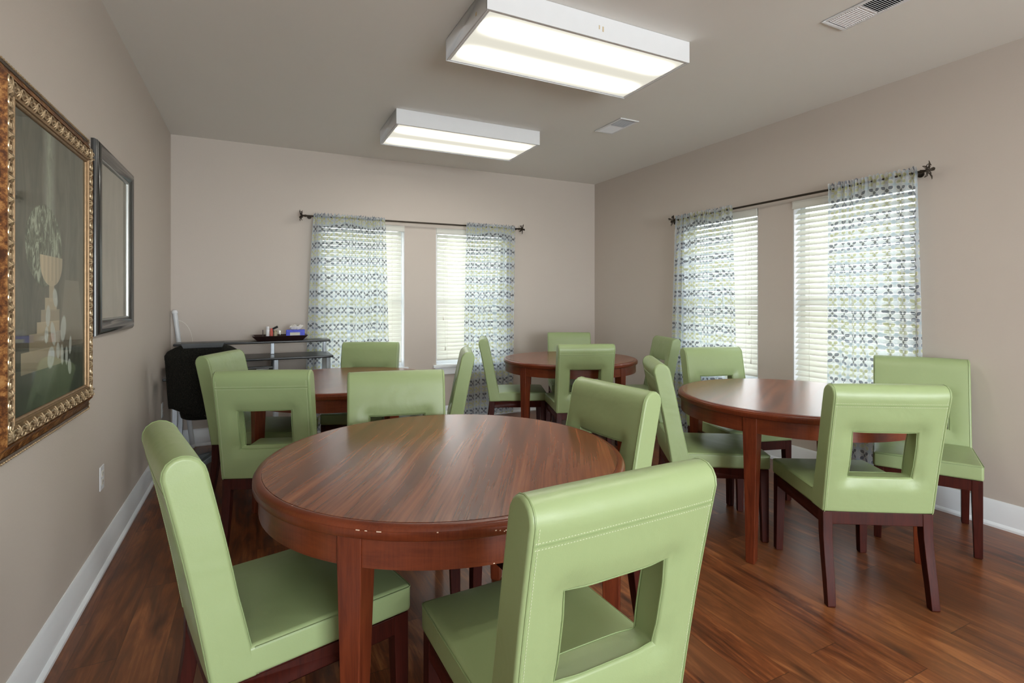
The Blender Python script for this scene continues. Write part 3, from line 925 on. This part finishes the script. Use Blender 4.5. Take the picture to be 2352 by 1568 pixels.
def t_painting():
    t = NT('murky garden urn painting'); o = t.obj(); x, y, z = t.xyz(o)
    u = t.math('DIVIDE', t.math('SUBTRACT', y, 2.024), .72); v = t.math('DIVIDE', t.math('SUBTRACT', z, .961), .904)
    n = t.noise(t.map(o, (1, 7, 2.2)), 2.2, 5, .62, .8); n2 = t.noise(t.map(o, (1, 9, 4)), 4, 4, .7, 1.2)
    c = t.ramp(n, [(.3, (.040, .042, .030)), (.5, (.080, .080, .060)), (.7, (.125, .120, .095))])
    # pale hanging streaks
    s1 = t.math('MULTIPLY', t.math('SUBTRACT', 1.0, t.math('DIVIDE', t.math('ABSOLUTE', t.math('SUBTRACT', u, .42)), .10), clamp=True), t.math('GREATER_THAN', v, .52))
    c = t.mix(t.math('MULTIPLY', s1, t.math('MULTIPLY', n2, 1.5, clamp=True)), c, (.36, .41, .35))
    # foliage mass
    dx = t.math('DIVIDE', t.math('SUBTRACT', u, .36), .25); dy = t.math('DIVIDE', t.math('SUBTRACT', v, .58), .16)
    rr_ = t.math('ADD', t.math('MULTIPLY', dx, dx), t.math('MULTIPLY', dy, dy))
    c = t.mix(t.math('MULTIPLY', t.math('LESS_THAN', t.math('ADD', rr_, t.math('MULTIPLY', n2, .5)), 1.15), .85), c, t.ramp(n2, [(.38, (.035, .045, .03)), (.50, (.12, .15, .10)), (.62, (.46, .54, .44))]))
    stone = (.50, .43, .30); st2 = (.36, .31, .22)
    def inrect(u0, u1, v0, v1):
        return t.math('MULTIPLY', t.math('MULTIPLY', t.math('GREATER_THAN', u, u0), t.math('LESS_THAN', u, u1)), t.math('MULTIPLY', t.math('GREATER_THAN', v, v0), t.math('LESS_THAN', v, v1)))
    # urn bowl
    dy2 = t.math('DIVIDE', t.math('SUBTRACT', .545, v), .115)
    bowl = t.math('MULTIPLY', t.math('LESS_THAN', t.math('ADD', t.math('POWER', t.math('ABSOLUTE', t.math('DIVIDE', t.math('SUBTRACT', u, .45), .155)), 2.0), t.math('POWER', t.math('ABSOLUTE', dy2), 2.5)), 1.0), t.math('GREATER_THAN', dy2, 0.0))
    fl = t.math('MULTIPLY_ADD', t.math('SINE', t.math('MULTIPLY', u, 120.0)), .25, t.math('MULTIPLY_ADD', u, -3.0, 1.75), clamp=True)
    c = t.mix(t.math('MULTIPLY', bowl, .95), c, t.mix(fl, st2, tuple(k * 1.25 for k in stone)))
    for (a_, b_, c0, c1, cc) in ((.415, .485, .37, .45, stone), (.36, .52, .335, .385, stone), (.31, .56, .29, .34, st2), (.26, .56, .25, .295, stone), (.17, .62, .19, .255, st2), (.08, .62, .12, .195, stone)):
        c = t.mix(t.math('MULTIPLY', inrect(a_, b_, c0, c1), .85), c, t.mix(n2, tuple(k * .85 for k in cc), cc))
    # curved stone at right
    k2 = t.math('DIVIDE', t.math('SUBTRACT', u, .76), t.math('ADD', .10, t.math('MULTIPLY', t.math('SUBTRACT', .5, v), .35)))
    wing = t.math('MULTIPLY', t.math('LESS_THAN', t.math('ABSOLUTE', k2), 1.0), t.math('MULTIPLY', t.math('LESS_THAN', v, .46), t.math('GREATER_THAN', v, .18)))
    c = t.mix(t.math('MULTIPLY', wing, .8), c, (.20, .18, .14))
    # deep green ground and pale blossoms low down
    gd = t.math('MULTIPLY', t.math('SUBTRACT', .22, v), 6.0, clamp=True)
    c = t.mix(t.math('MULTIPLY', gd, .75), c, t.mix(n2, (.018, .035, .026), (.06, .09, .065)))
    bl = None
    for (bu, bv, w_, h_, tl_) in ((.50, .385, .035, .040, .3), (.40, .315, .032, .045, -.1), (.47, .245, .036, .050, .35), (.38, .245, .026, .035, -.1), (.62, .260, .045, .055, -.2), (.44, .155, .050, .045, -.2), (.54, .175, .028, .035, .1), (.60, .155, .024, .045, .1), (.67, .145, .022, .042, .0), (.73, .185, .022, .040, -.15), (.72, .095, .030, .035, .2)):
        du = t.math('SUBTRACT', u, bu); dv = t.math('SUBTRACT', v, bv)
        p1 = t.math('DIVIDE', t.math('ADD', du, t.math('MULTIPLY', dv, tl_)), w_); p2 = t.math('DIVIDE', dv, h_)
        k_ = t.math('SUBTRACT', 1.25, t.math('ADD', t.math('ADD', t.math('MULTIPLY', p1, p1), t.math('MULTIPLY', p2, p2)), t.math('MULTIPLY', n2, .45)), clamp=True)
        bl = k_ if bl is None else t.math('MAXIMUM', bl, k_)
    c = t.mix(t.math('MULTIPLY', t.math('MULTIPLY', bl, 3.0, clamp=True), .8), c, t.mix(n2, (.34, .42, .42), (.66, .72, .72)))
    c = t.mix(1.0, c, (1.05, 1.0, .92), 'MULTIPLY')
    return t.done(t.bsdf(c, .5, spec=.3))
M['paint1'] = t_painting()
def t_art2():
    t = NT('taupe print with painted reflection'); o = t.obj()
    n = t.noise(t.map(o, (1, 3, 1.5)), 2.2, 3, .5, .6)
    c = t.ramp(n, [(.35, (.36, .33, .28)), (.6, (.43, .395, .34)), (.75, (.48, .45, .39))])  # taupe print, lightened to stand in for the right wall's reflection
    return t.done(t.bsdf(c, .5, spec=.3))
M['art2'] = t_art2()
def t_pane():
    t = NT('picture glazing')
    tr = t.n('ShaderNodeBsdfTransparent'); gl = t.n('ShaderNodeBsdfGlossy'); gl.inputs['Roughness'].default_value = .035
    gl.inputs['Color'].default_value = (.85, .90, .87, 1)
    fr = t.n('ShaderNodeFresnel'); fr.inputs[0].default_value = 1.5
    f2 = t.math('MULTIPLY', fr.outputs[0], t.math('SUBTRACT', 1.0, t.n('ShaderNodeNewGeometry').outputs['Backfacing']), clamp=True)
    mx = t.n('ShaderNodeMixShader'); t.put(mx.inputs[0], f2); t.put(mx.inputs[1], tr.outputs[0]); t.put(mx.inputs[2], gl.outputs[0])
    return t.done(mx.outputs[0])
M['pane'] = t_pane()

def gold_picture():
    y0, y1, z0, z1 = 1.885, 2.862, .822, 2.004
    root = empty('framed_painting', (XL, (y0 + y1) / 2, z0)); base_ = Vector(root.location)
    tag(root, 'large painting of a pale urn on stone steps in a carved gold frame', 'painting')
    def fin(o):
        o.parent = root; o.location = -base_ ; return o
    X0 = XL + .001
    m1 = MB(); frame_loft(m1, y0, y1, z0, z1, [(0, 0), (0, .010), (.003, .016), (.010, .018), (.016, .014), (.016, 0)], X0)
    o1 = fin(m1.build('outer_moulding', M['giltdark'], smooth=30))
    bd = MB()
    def bead(p, ax):
        n_ = len(bd.v)
        bd.lathe([(.0002, -.0045), (.0045, 0), (.0002, .0045)], 6, cap0=False, cap1=False)
        bd.v[n_:] = [tuple(Vector((v_[0], v_[2] * 1.6, v_[1]) if ax == 'y' else (v_[0], v_[1], v_[2] * 1.6)) + Vector(p)) for v_ in bd.v[n_:]]
    k = y0 + .012
    while k < y1 - .008:
        for zz in (z0 + .007, z1 - .007): bead((X0 + .018, k, zz), 'y')
        k += .017
    k = z0 + .012
    while k < z1 - .008:
        for yy in (y0 + .007, y1 - .007): bead((X0 + .018, yy, k), 'z')
        k += .017
    b_ = bd.build('beading', M['gilt']); b_.parent = o1; tag(b_, kind='stuff')
    # cove with mottled finish
    m2 = MB(); frame_loft(m2, y0 + .0165, y1 - .0165, z0 + .0165, z1 - .0165, [(0, 0), (0, .012), (.006, .016), (.020, .022), (.034, .032), (.046, .044), (.0475, 0)], X0)
    fin(m2.build('mottled_cove', M['giltband'], smooth=40))
    # carved crest
    q0 = .0645
    cy0, cy1, cz0, cz1 = y0 + q0, y1 - q0, z0 + q0, z1 - q0
    m3 = MB(); frame_loft(m3, cy0, cy1, cz0, cz1, [(0, 0), (0, .040), (.004, .044), (.008, .041), (.030, .041), (.046, .040), (.048, .044), (.051, .044), (.053, .039), (.057, .040), (.060, .038), (.062, .034), (.062, 0)], X0)
    o3 = fin(m3.build('carved_moulding', M['giltmid'], smooth=30))
    lv = MB()
    def leaf(cy, cz, along, flip):
        c_ = Vector((X0 + .0405, cy, cz))
        for q_ in range(5):
            a0 = (-1.0 + q_ * .5)
            t1, t2 = (math.cos(a0) * flip, math.sin(a0))
            tdir = Vector((0, t1, t2)) if along == 'z' else Vector((0, t2, t1))
            L_ = .030 - .004 * abs(q_ - 2)
            o_ = -tdir * .010
            lv.tube([c_ + o_, c_ + o_ + tdir * L_ * .5 + Vector((.0055, 0, 0)), c_ + o_ + tdir * L_ * .9 + Vector((.0035, 0, 0)), c_ + o_ + tdir * L_ * 1.15], [.0014, .0042, .0036, .0010], 6)
    def knob(cy, cz, along):
        c_ = Vector((X0 + .0415, cy, cz)); d_ = Vector((0, 0, 1)) if along == 'z' else Vector((0, 1, 0)); e_ = Vector((0, 1, 0)) if along == 'z' else Vector((0, 0, 1))
        for sg in (-1, 1):
            lv.tube([c_ + d_ * (.014 * math.cos(t_)) + e_ * sg * (.008 + .007 * math.sin(t_)) + Vector((.002, 0, 0)) for t_ in [x_ * .6 for x_ in range(9)]], .0026, 6)
    st_ = .062
    for (lo, hi, al, fix) in ((cz0, cz1, 'z', (cy0 + .020, cy1 - .020)), (cy0, cy1, 'y', (cz0 + .020, cz1 - .020))):
        k = lo + .02
        while k < hi - .012:
            for f_, fl in ((fix[0], 1), (fix[1], -1)):
                if al == 'z': leaf(f_, k, 'z', fl); knob(f_, k + st_ / 2, 'z')
                else: leaf(k, f_, 'y', fl); knob(k + st_ / 2, f_, 'y')
            k += st_
    l_ = lv.build('carved_leaves', M['gilt']); l_.parent = o3; tag(l_, kind='stuff')
    ci = q0 + .0625
    m4 = MB(); m4.box(X0 + .028, X0 + .031, y0 + ci, y1 - ci, z0 + ci, z1 - ci); fin(m4.build('canvas', M['paint1'], smooth=0))
    m5 = MB(); m5.box(X0 + .0325, X0 + .0335, y0 + ci, y1 - ci, z0 + ci, z1 - ci); fin(m5.build('glazing', M['pane'], smooth=0))
    return root
M['giltmid'] = plain('brown gilt ground', (.26, .165, .085), .38, .55, nz=.35, scale=50)
gold_picture()

def black_picture():
    y0, y1, z0, z1 = 2.965, 3.725, 1.135, 2.040
    root = empty('framed_print', (XL, (y0 + y1) / 2, z0)); base_ = Vector(root.location)
    tag(root, 'tall taupe print in a glossy black frame, hung on the left wall nearer the corner', 'picture')
    def fin(o): o.parent = root; o.location = -base_; return o
    X0 = XL + .001
    m1 = MB(); frame_loft(m1, y0, y1, z0, z1, [(0, 0), (0, .012), (.004, .022), (.016, .031), (.034, .034), (.052, .028), (.062, .016), (.066, .014), (.066, 0)], X0)
    fin(m1.build('black_frame', M['blackgloss'], smooth=40))
    m2 = MB(); frame_loft(m2, y0 + .066, y1 - .066, z0 + .066, z1 - .066, [(0, 0), (0, .016), (.004, .018), (.008, .016), (.011, .010), (.011, 0)], X0)
    fin(m2.build('silver_fillet', M['fillet'], smooth=30))
    m4 = MB(); m4.box(X0 + .002, X0 + .005, y0 + .0775, y1 - .0775, z0 + .0775, z1 - .0775); fin(m4.build('print', M['art2'], smooth=0))
    m5 = MB(); m5.box(X0 + .007, X0 + .0085, y0 + .0775, y1 - .0775, z0 + .0775, z1 - .0775); fin(m5.build('glazing', M['pane'], smooth=0))
M['blackgloss'] = plain('glossy black lacquer', (.016, .016, .015), .22, coat=.4)
M['fillet'] = plain('silver fillet', (.34, .35, .34), .3, .7)
black_picture()

# ---------------------------------------------------------------- wall outlets
def outlet(y, z, label):
    root = empty('wall_outlet', (XL, y, z)); tag(root, label, 'outlet', 'white outlets on the left wall')
    p = MB(); p.box(.0005, .006, -.036, .036, -.058, .058); p.build('cover_plate', M['white'], root, .003)
    for dz in (-.020, .020):
        r_ = MB(); r_.box(.006, .008, -.016, .016, dz - .014, dz + .014); s_ = r_.build('socket', M['offwhite'], root, .003)
        h_ = MB(); h_.box(.008, .0083, -.008, -.006, dz - .003, dz + .007); h_.box(.008, .0083, .006, .008, dz - .003, dz + .007); h_.cyl((.008, 0, dz - .008), (.0083, 0, dz - .008), .002, n=8)
        h_.build('slots', M['dark'], s_)
outlet(3.137, .442, 'white wall outlet under the black framed print, nearer the camera')
outlet(4.94, .427, 'white wall outlet low on the left wall beside the black office chair')

# ---------------------------------------------------------------- desk, office chair, pole, tray
def desk():
    root = empty('computer_desk', (0, 5.1, 0)); tag(root, 'black two-tier computer desk with silver legs against the back wall', 'desk')
    Y = -5.1
    xa, xb = -.615, .612
    t = MB(); t.box(xa, xb, 4.83 + Y, 5.27 + Y, .795, .815); t.build('desktop', M['black'], root, .005)
    t = MB(); t.box(xa, xb - .002, 5.04 + Y, 5.27 + Y, .922, .942); t.build('upper_shelf', M['black'], root, .006)
    for x in (-.585, .128, .575):
        p = MB(); p.box(x - .016, x + .016, 5.16 + Y, 5.20 + Y, .8155, .9215); p.build('shelf_post', M['silver'], root, .004)
    for x in (-.585, .150, .575):
        for yy in (4.90, 5.22):
            p = MB(); p.box(x - .018, x + .018, yy - .015 + Y, yy + .015 + Y, .03, .7945); p.build('leg', M['silver'], root, .004)
        p = MB(); p.box(x - .02, x + .02, 4.84 + Y, 5.27 + Y, .0, .03); p.build('foot', M['silver'], root, .006)
    p = MB(); p.box(-.56, .12, 5.236 + Y, 5.25 + Y, .45, .7); p.build('back_panel', M['silver'], root, .003)
    k = MB(); k.box(-.20, .125, 4.86 + Y, 5.16 + Y, .670, .688); k.box(-.20, .125, 4.86 + Y, 4.872 + Y, .688, .745)
    k.box(-.20, -.19, 4.872 + Y, 5.16 + Y, .688, .7945); k.box(.115, .125, 4.872 + Y, 5.16 + Y, .688, .7945)
    kd = k.build('drawer', M['black'], root, .004)
    h_ = MB(); h_.tube([(.0, 4.859 + Y, .722), (.0, 4.845 + Y, .722), (.09, 4.845 + Y, .722), (.09, 4.859 + Y, .722)], .003, 8); h_.build('handle', M['silver'], kd)
    return root
desk()

def tray():
    cx, cy, z = .190, 5.16, .9425
    root = empty('serving_tray', (cx, cy, z)); tag(root, 'dark brown serving tray with flared sides on the upper desk shelf', 'tray')
    m_ = MB(); a0, b0, a1, b1, h_ = .185, .10, .228, .135, .044
    o0 = [(-a0, -b0, 0), (a0, -b0, 0), (a0, b0, 0), (-a0, b0, 0)]
    o1 = [(-a1, -b1, h_), (a1, -b1, h_), (a1, b1, h_), (-a1, b1, h_)]
    i1 = [(-a1 + .008, -b1 + .008, h_), (a1 - .008, -b1 + .008, h_), (a1 - .008, b1 - .008, h_), (-a1 + .008, b1 - .008, h_)]
    i0 = [(-a0 + .006, -b0 + .006, .007), (a0 - .006, -b0 + .006, .007), (a0 - .006, b0 - .006, .007), (-a0 + .006, b0 - .006, .007)]
    m_.loft([[Vector(p) for p in r] for r in (o0, o1, i1, i0)])
    m_.build('tray_body', M['traywood'], root, .002)
    return z + .009
M['traywood'] = plain('very dark brown lacquered wood', (.028, .012, .010), .3, nz=.2)
tz = tray()
def tissue():
    root = empty('tissue_box', (.318, 5.125, tz)); tag(root, 'bright blue tissue box with a pale tissue sticking out, on the tray', 'tissue box')
    root.rotation_euler = (0, 0, R(-4))
    b = MB(); b.box(-.078, .078, -.055, .055, 0, .082); b.build('carton', M['blue'], root, .003)
    p = MB(); p.box(-.045, .038, -.0558, -.0552, .034, .060); p.build('panel_print', M['creamprint'], root)
    l_ = MB()
    for x in (-.050, -.030, -.010, .008, .024, .040):
        l_.box(x, x + .010, -.0565, -.0558, .018, .030)
    l_.build('lettering', M['white'], root)
    t_ = MB(); rr_ = random.Random(3); rings = []
    for k, (r_, z_) in enumerate(((.012, .083), (.028, .095), (.034, .11), (.020, .122))):
        rings.append([Vector((r_ * 1.5 * math.cos(th) * (1 + .35 * math.sin(3 * th + k)), r_ * .6 * math.sin(th) + .004 * math.sin(5 * th), z_ + .010 * math.sin(4 * th + k * .8))) for th in [2 * PI * j / 20 for j in range(20)]])
    t_.loft(rings, caps=False); t_.build('tissue', M['tissue'], root)
M['blue'] = plain('bright blue printed card', (.035, .06, .62), .4, nz=.35, scale=40)
M['creamprint'] = plain('cream print', (.62, .62, .52), .5)
M['tissue'] = plain('tissue paper', (.72, .70, .64), .9)
tissue()
def clear_bin():
    root = empty('clear_bin', (.125, 5.14, tz)); tag(root, 'clear plastic bin holding small bottles on the tray, left of the blue tissue box', 'bin')
    m_ = MB(); w_, d_, h_ = .068, .045, .078; t_ = .002
    m_.box(-w_, w_, -d_, d_, 0, .003); m_.box(-w_, -w_ + t_, -d_, d_, .003, h_); m_.box(w_ - t_, w_, -d_, d_, .003, h_)
    m_.box(-w_ + t_, w_ - t_, -d_, -d_ + t_, .003, h_); m_.box(-w_ + t_, w_ - t_, d_ - t_, d_, .003, h_)
    m_.build('bin_body', M['glass'], root)
clear_bin()
def bottle(x, y, h, r, mb_, mc, label, cat, capr=.6, tilt=0):
    root = empty('bottle', (x, y, tz + .0035)); tag(root, label, cat, 'small bottles in the clear bin')
    root.rotation_euler = (0, tilt, 0)
    b = MB(); b.lathe([(r * .9, 0), (r, .003), (r, h * .70), (r * .8, h * .78), (r * .45, h * .82)], 20); b.build('bottle_body', mb_, root)
    c_ = MB(); c_.lathe([(r * capr, h * .80), (r * capr, h * .99), (r * capr * .8, h)], 20); c_.build('cap', mc, root)
M['red'] = plain('coral red plastic', (.62, .10, .075), .4)
M['tan'] = plain('pale olive plastic', (.42, .38, .26), .5)
bottle(.088, 5.125, .112, .015, M['white'], M['white'], 'white squeeze bottle standing in the clear bin', 'bottle', .85)
bottle(.118, 5.120, .095, .013, M['red'], M['red'], 'coral red bottle standing in the clear bin', 'bottle', .8)
bottle(.152, 5.145, .075, .017, M['tan'], M['tan'], 'short olive bottle in the clear bin, under a slanting black cap', 'bottle', .8)
mk = MB(); mk.cyl((.118, 5.155, tz + .085), (.170, 5.14, tz + .112), .009, .010, n=14)
mk.cyl((.128, 5.161, tz + .0035), (.134, 5.1605, tz + .080), .006, .006, n=10)
tag(mk.build('marker_pen', M['plastic']), 'stubby black item slanting out of the clear bin top', 'pen')
pn = MB(); pn.cyl((.0495, 5.14, tz + .0035), (.0495, 5.15, tz + .085), .0035, n=10)
tag(pn.build('pencil', M['traywood']), 'thin dark red pencil upright at the left of the clear bin', 'pencil')

def pole():
    top = Vector((-.640, 5.36, 1.196)); bot = Vector((-.505, 5.33, .024))
    root = empty('leaning_pole', bot); tag(root, 'white round pole with ball ends leaning in the left back corner', 'pole')
    P = lambda v: Vector(v) - bot
    d = (top - bot).normalized()
    m_ = MB(); m_.cyl(P(bot), P(top), .019, n=20); m_.build('pole_tube', M['polewhite'], root)
    for c_ in (bot, top):
        e_ = MB(); rings = []
        e_.lathe([(.0005, -.024), (.014, -.019), (.023, -.006), (.0235, .006), (.016, .018), (.0005, .024)], 18, cap0=False, cap1=False)
        e_.v = [tuple(Vector(v_) + P(c_)) for v_ in e_.v]
        e_.build('end_cap', M['white'], root)
    cd = MB(); a_ = top + Vector((.03, -.01, -.06))
    pts = [top - d * .07 + Vector((.018, -.005, 0))] + [top + Vector((.018 + .115 * math.sin(t_), -.01, -.07 - .27 * (1 - math.cos(t_)) / 1.35)) for t_ in [x_ * .17 for x_ in range(1, 12)]]
    cd.tube([P(v_) for v_ in pts], .0016, 6); cd.build('cord', M['offwhite'], root)
M['polewhite'] = plain('satin white tube', (.62, .65, .68), .35, nz=.02)
pole()

def t_mesh():
    t = NT('black mesh fabric'); o = t.obj()
    vo = t.n('ShaderNodeTexVoronoi'); t.put(vo.inputs['Vector'], o); vo.inputs['Scale'].default_value = 190
    n = t.noise(o, 220, 2)
    c = t.ramp(n, [(.45, (.004, .004, .003)), (.75, (.030, .028, .020))])
    return t.done(t.bsdf(c, .8, spec=.2, normal=t.bump(vo.outputs['Distance'], .4, .002)))
M['mesh'] = t_mesh()
def office_chair():
    cx, cy = -.285, 4.62
    BX = -.080
    root = empty('office_chair', (cx, cy, 0), R(4)); tag(root, 'black mesh office chair with grey star base at the desk', 'office chair')
    # five star base with casters
    b = MB(); b.lathe([(.034, .075), (.036, .13), (.028, .15)], 20)
    for k in range(5):
        th = 2 * PI * k / 5 + .35; d = Vector((math.cos(th), math.sin(th), 0)); s_ = Vector((-math.sin(th), math.cos(th), 0))
        rings = []
        for r_, hw_, z0_, z1_ in ((.02, .030, .085, .135), (.14, .026, .075, .112), (.29, .019, .062, .088), (.315, .014, .066, .082)):
            c_ = d * r_
            rings.append([c_ + s_ * hw_ + Vector((0, 0, z0_)), c_ - s_ * hw_ + Vector((0, 0, z0_)), c_ - s_ * hw_ * .7 + Vector((0, 0, z1_)), c_ + s_ * hw_ * .7 + Vector((0, 0, z1_))])
        b.loft(rings)
    b.build('star_base', M['greyplastic'], root, .005)
    for k in range(5):
        th = 2 * PI * k / 5 + .35; d = Vector((math.cos(th), math.sin(th), 0)); s_ = Vector((-math.sin(th), math.cos(th), 0))
        c_ = MB(); q = d * .295
        for sg in (-1, 1): c_.cyl(q + s_ * sg * .008 + Vector((0, 0, .027)), q + s_ * sg * .024 + Vector((0, 0, .027)), .027, n=18)
        c_.cyl(q + Vector((0, 0, .03)), q + Vector((0, 0, .066)), .008, n=10); c_.box(q.x - .01, q.x + .01, q.y - .01, q.y + .01, .040, .052)
        c_.build('caster', M['plastic'], root)
    c_ = MB(); c_.cyl((0, 0, .15), (0, 0, .40), .024, n=18); c_.cyl((0, 0, .24), (0, 0, .42), .016, n=18); c_.build('gas_column', M['plastic'], root)
    # seat
    s = MB(); rings = []
    for z_, k_ in ((.420, .90), (.430, .97), (.465, 1.0), (.488, .96), (.496, .88)):
        rings.append([Vector((.235 * k_ * (abs(math.cos(t_)) ** .6) * math.copysign(1, math.cos(t_)), .03 + .225 * k_ * (abs(math.sin(t_)) ** .6) * math.copysign(1, math.sin(t_)), z_)) for t_ in [2 * PI * j / 40 for j in range(40)]])
    s.loft(rings); s.build('seat', M['mesh'], root)
    # backrest: shield shape, wider shoulders, rounded bottom; its rear faces the camera (-y)
    bk = MB(); outline = []
    HTB, HB0 = .995, .470
    def halfw(z):
        u = (z - HB0) / (HTB - HB0)
        w_ = .212 + .026 * u
        if u < .14: w_ *= (max(0, 1 - ((.14 - u) / .14) ** 2)) ** .5 * .30 + .70
        if u > .88: w_ *= 1 - .28 * ((u - .88) / .12) ** 2
        return w_
    nzz, nxx = 18, 14
    def surf(off):
        return [[Vector((BX + halfw(z_) * x_, -.245 - .14 * (z_ - HB0) + .055 * x_ * x_ + off * (1 - .75 * abs(x_) ** 6), z_ - (.028 * (x_ * x_) if z_ > .90 else 0) + (.030 * x_ * x_ if z_ < .52 else 0))) for x_ in [-1 + 2 * i_ / nxx for i_ in range(nxx + 1)]] for z_ in [HB0 + (HTB - HB0) * j_ / nzz for j_ in range(nzz + 1)]]
    A, B_ = surf(-.018), surf(.018)
    n_ = nxx + 1
    vs = [p for r in A for p in r] + [p for r in B_ for p in r]; o_ = n_ * (nzz + 1); fs = []
    for j_ in range(nzz):
        for i_ in range(nxx):
            a_ = j_ * n_ + i_
            fs.append((a_, a_ + 1, a_ + n_ + 1, a_ + n_)); fs.append((a_ + o_, a_ + o_ + n_, a_ + o_ + n_ + 1, a_ + o_ + 1))
        for i_ in (0, nxx):
            a_ = j_ * n_ + i_; fs.append((a_, a_ + n_, a_ + n_ + o_, a_ + o_))
    for i_ in range(nxx):
        for j_ in (0, nzz):
            a_ = j_ * n_ + i_; fs.append((a_, a_ + 1, a_ + 1 + o_, a_ + o_))
    bk.add(vs, fs)
    bo = bk.build('backrest', M['mesh'], root, .012, 3)
    g = MB()
    gp = [(-.120, .962), (.120, .962), (.135, .997), (-.135, .997)]
    g.loft([[Vector((BX + x_, -.245 - .14 * (z_ - HB0) - .030, z_)) for x_, z_ in gp], [Vector((BX + x_, -.245 - .14 * (z_ - HB0) + .022, z_ + .004)) for x_, z_ in gp]])
    g.build('headrail_grip', M['plasticgrey'], bo, .004)
    sp_ = MB(); sp_.tube([(0, -.05, .43), (-.02, -.20, .42), (-.06, -.235, .47), (BX, -.250, .60), (BX, -.262, .68)], [.018, .018, .017, .015, .012], 10); sp_.build('back_spine', M['plastic'], root)
    for sx in (-1, 1):
        a_ = MB(); a_.tube([(sx * .18, .02, .43), (sx * .205, .02, .46), (sx * .21 + BX * .4, .03, .60), (sx * .240 + BX * .6, .06, .705)], .013, 10)
        a_.box(BX * .6 + sx * .262 - .03, BX * .6 + sx * .262 + .03, -.06, .15, .705, .726); a_.build('armrest', M['plastic'], root, .006)
M['greyplastic'] = plain('grey painted metal', (.16, .19, .21), .4, .3)
M['plasticgrey'] = plain('charcoal plastic', (.05, .055, .06), .45)
office_chair()
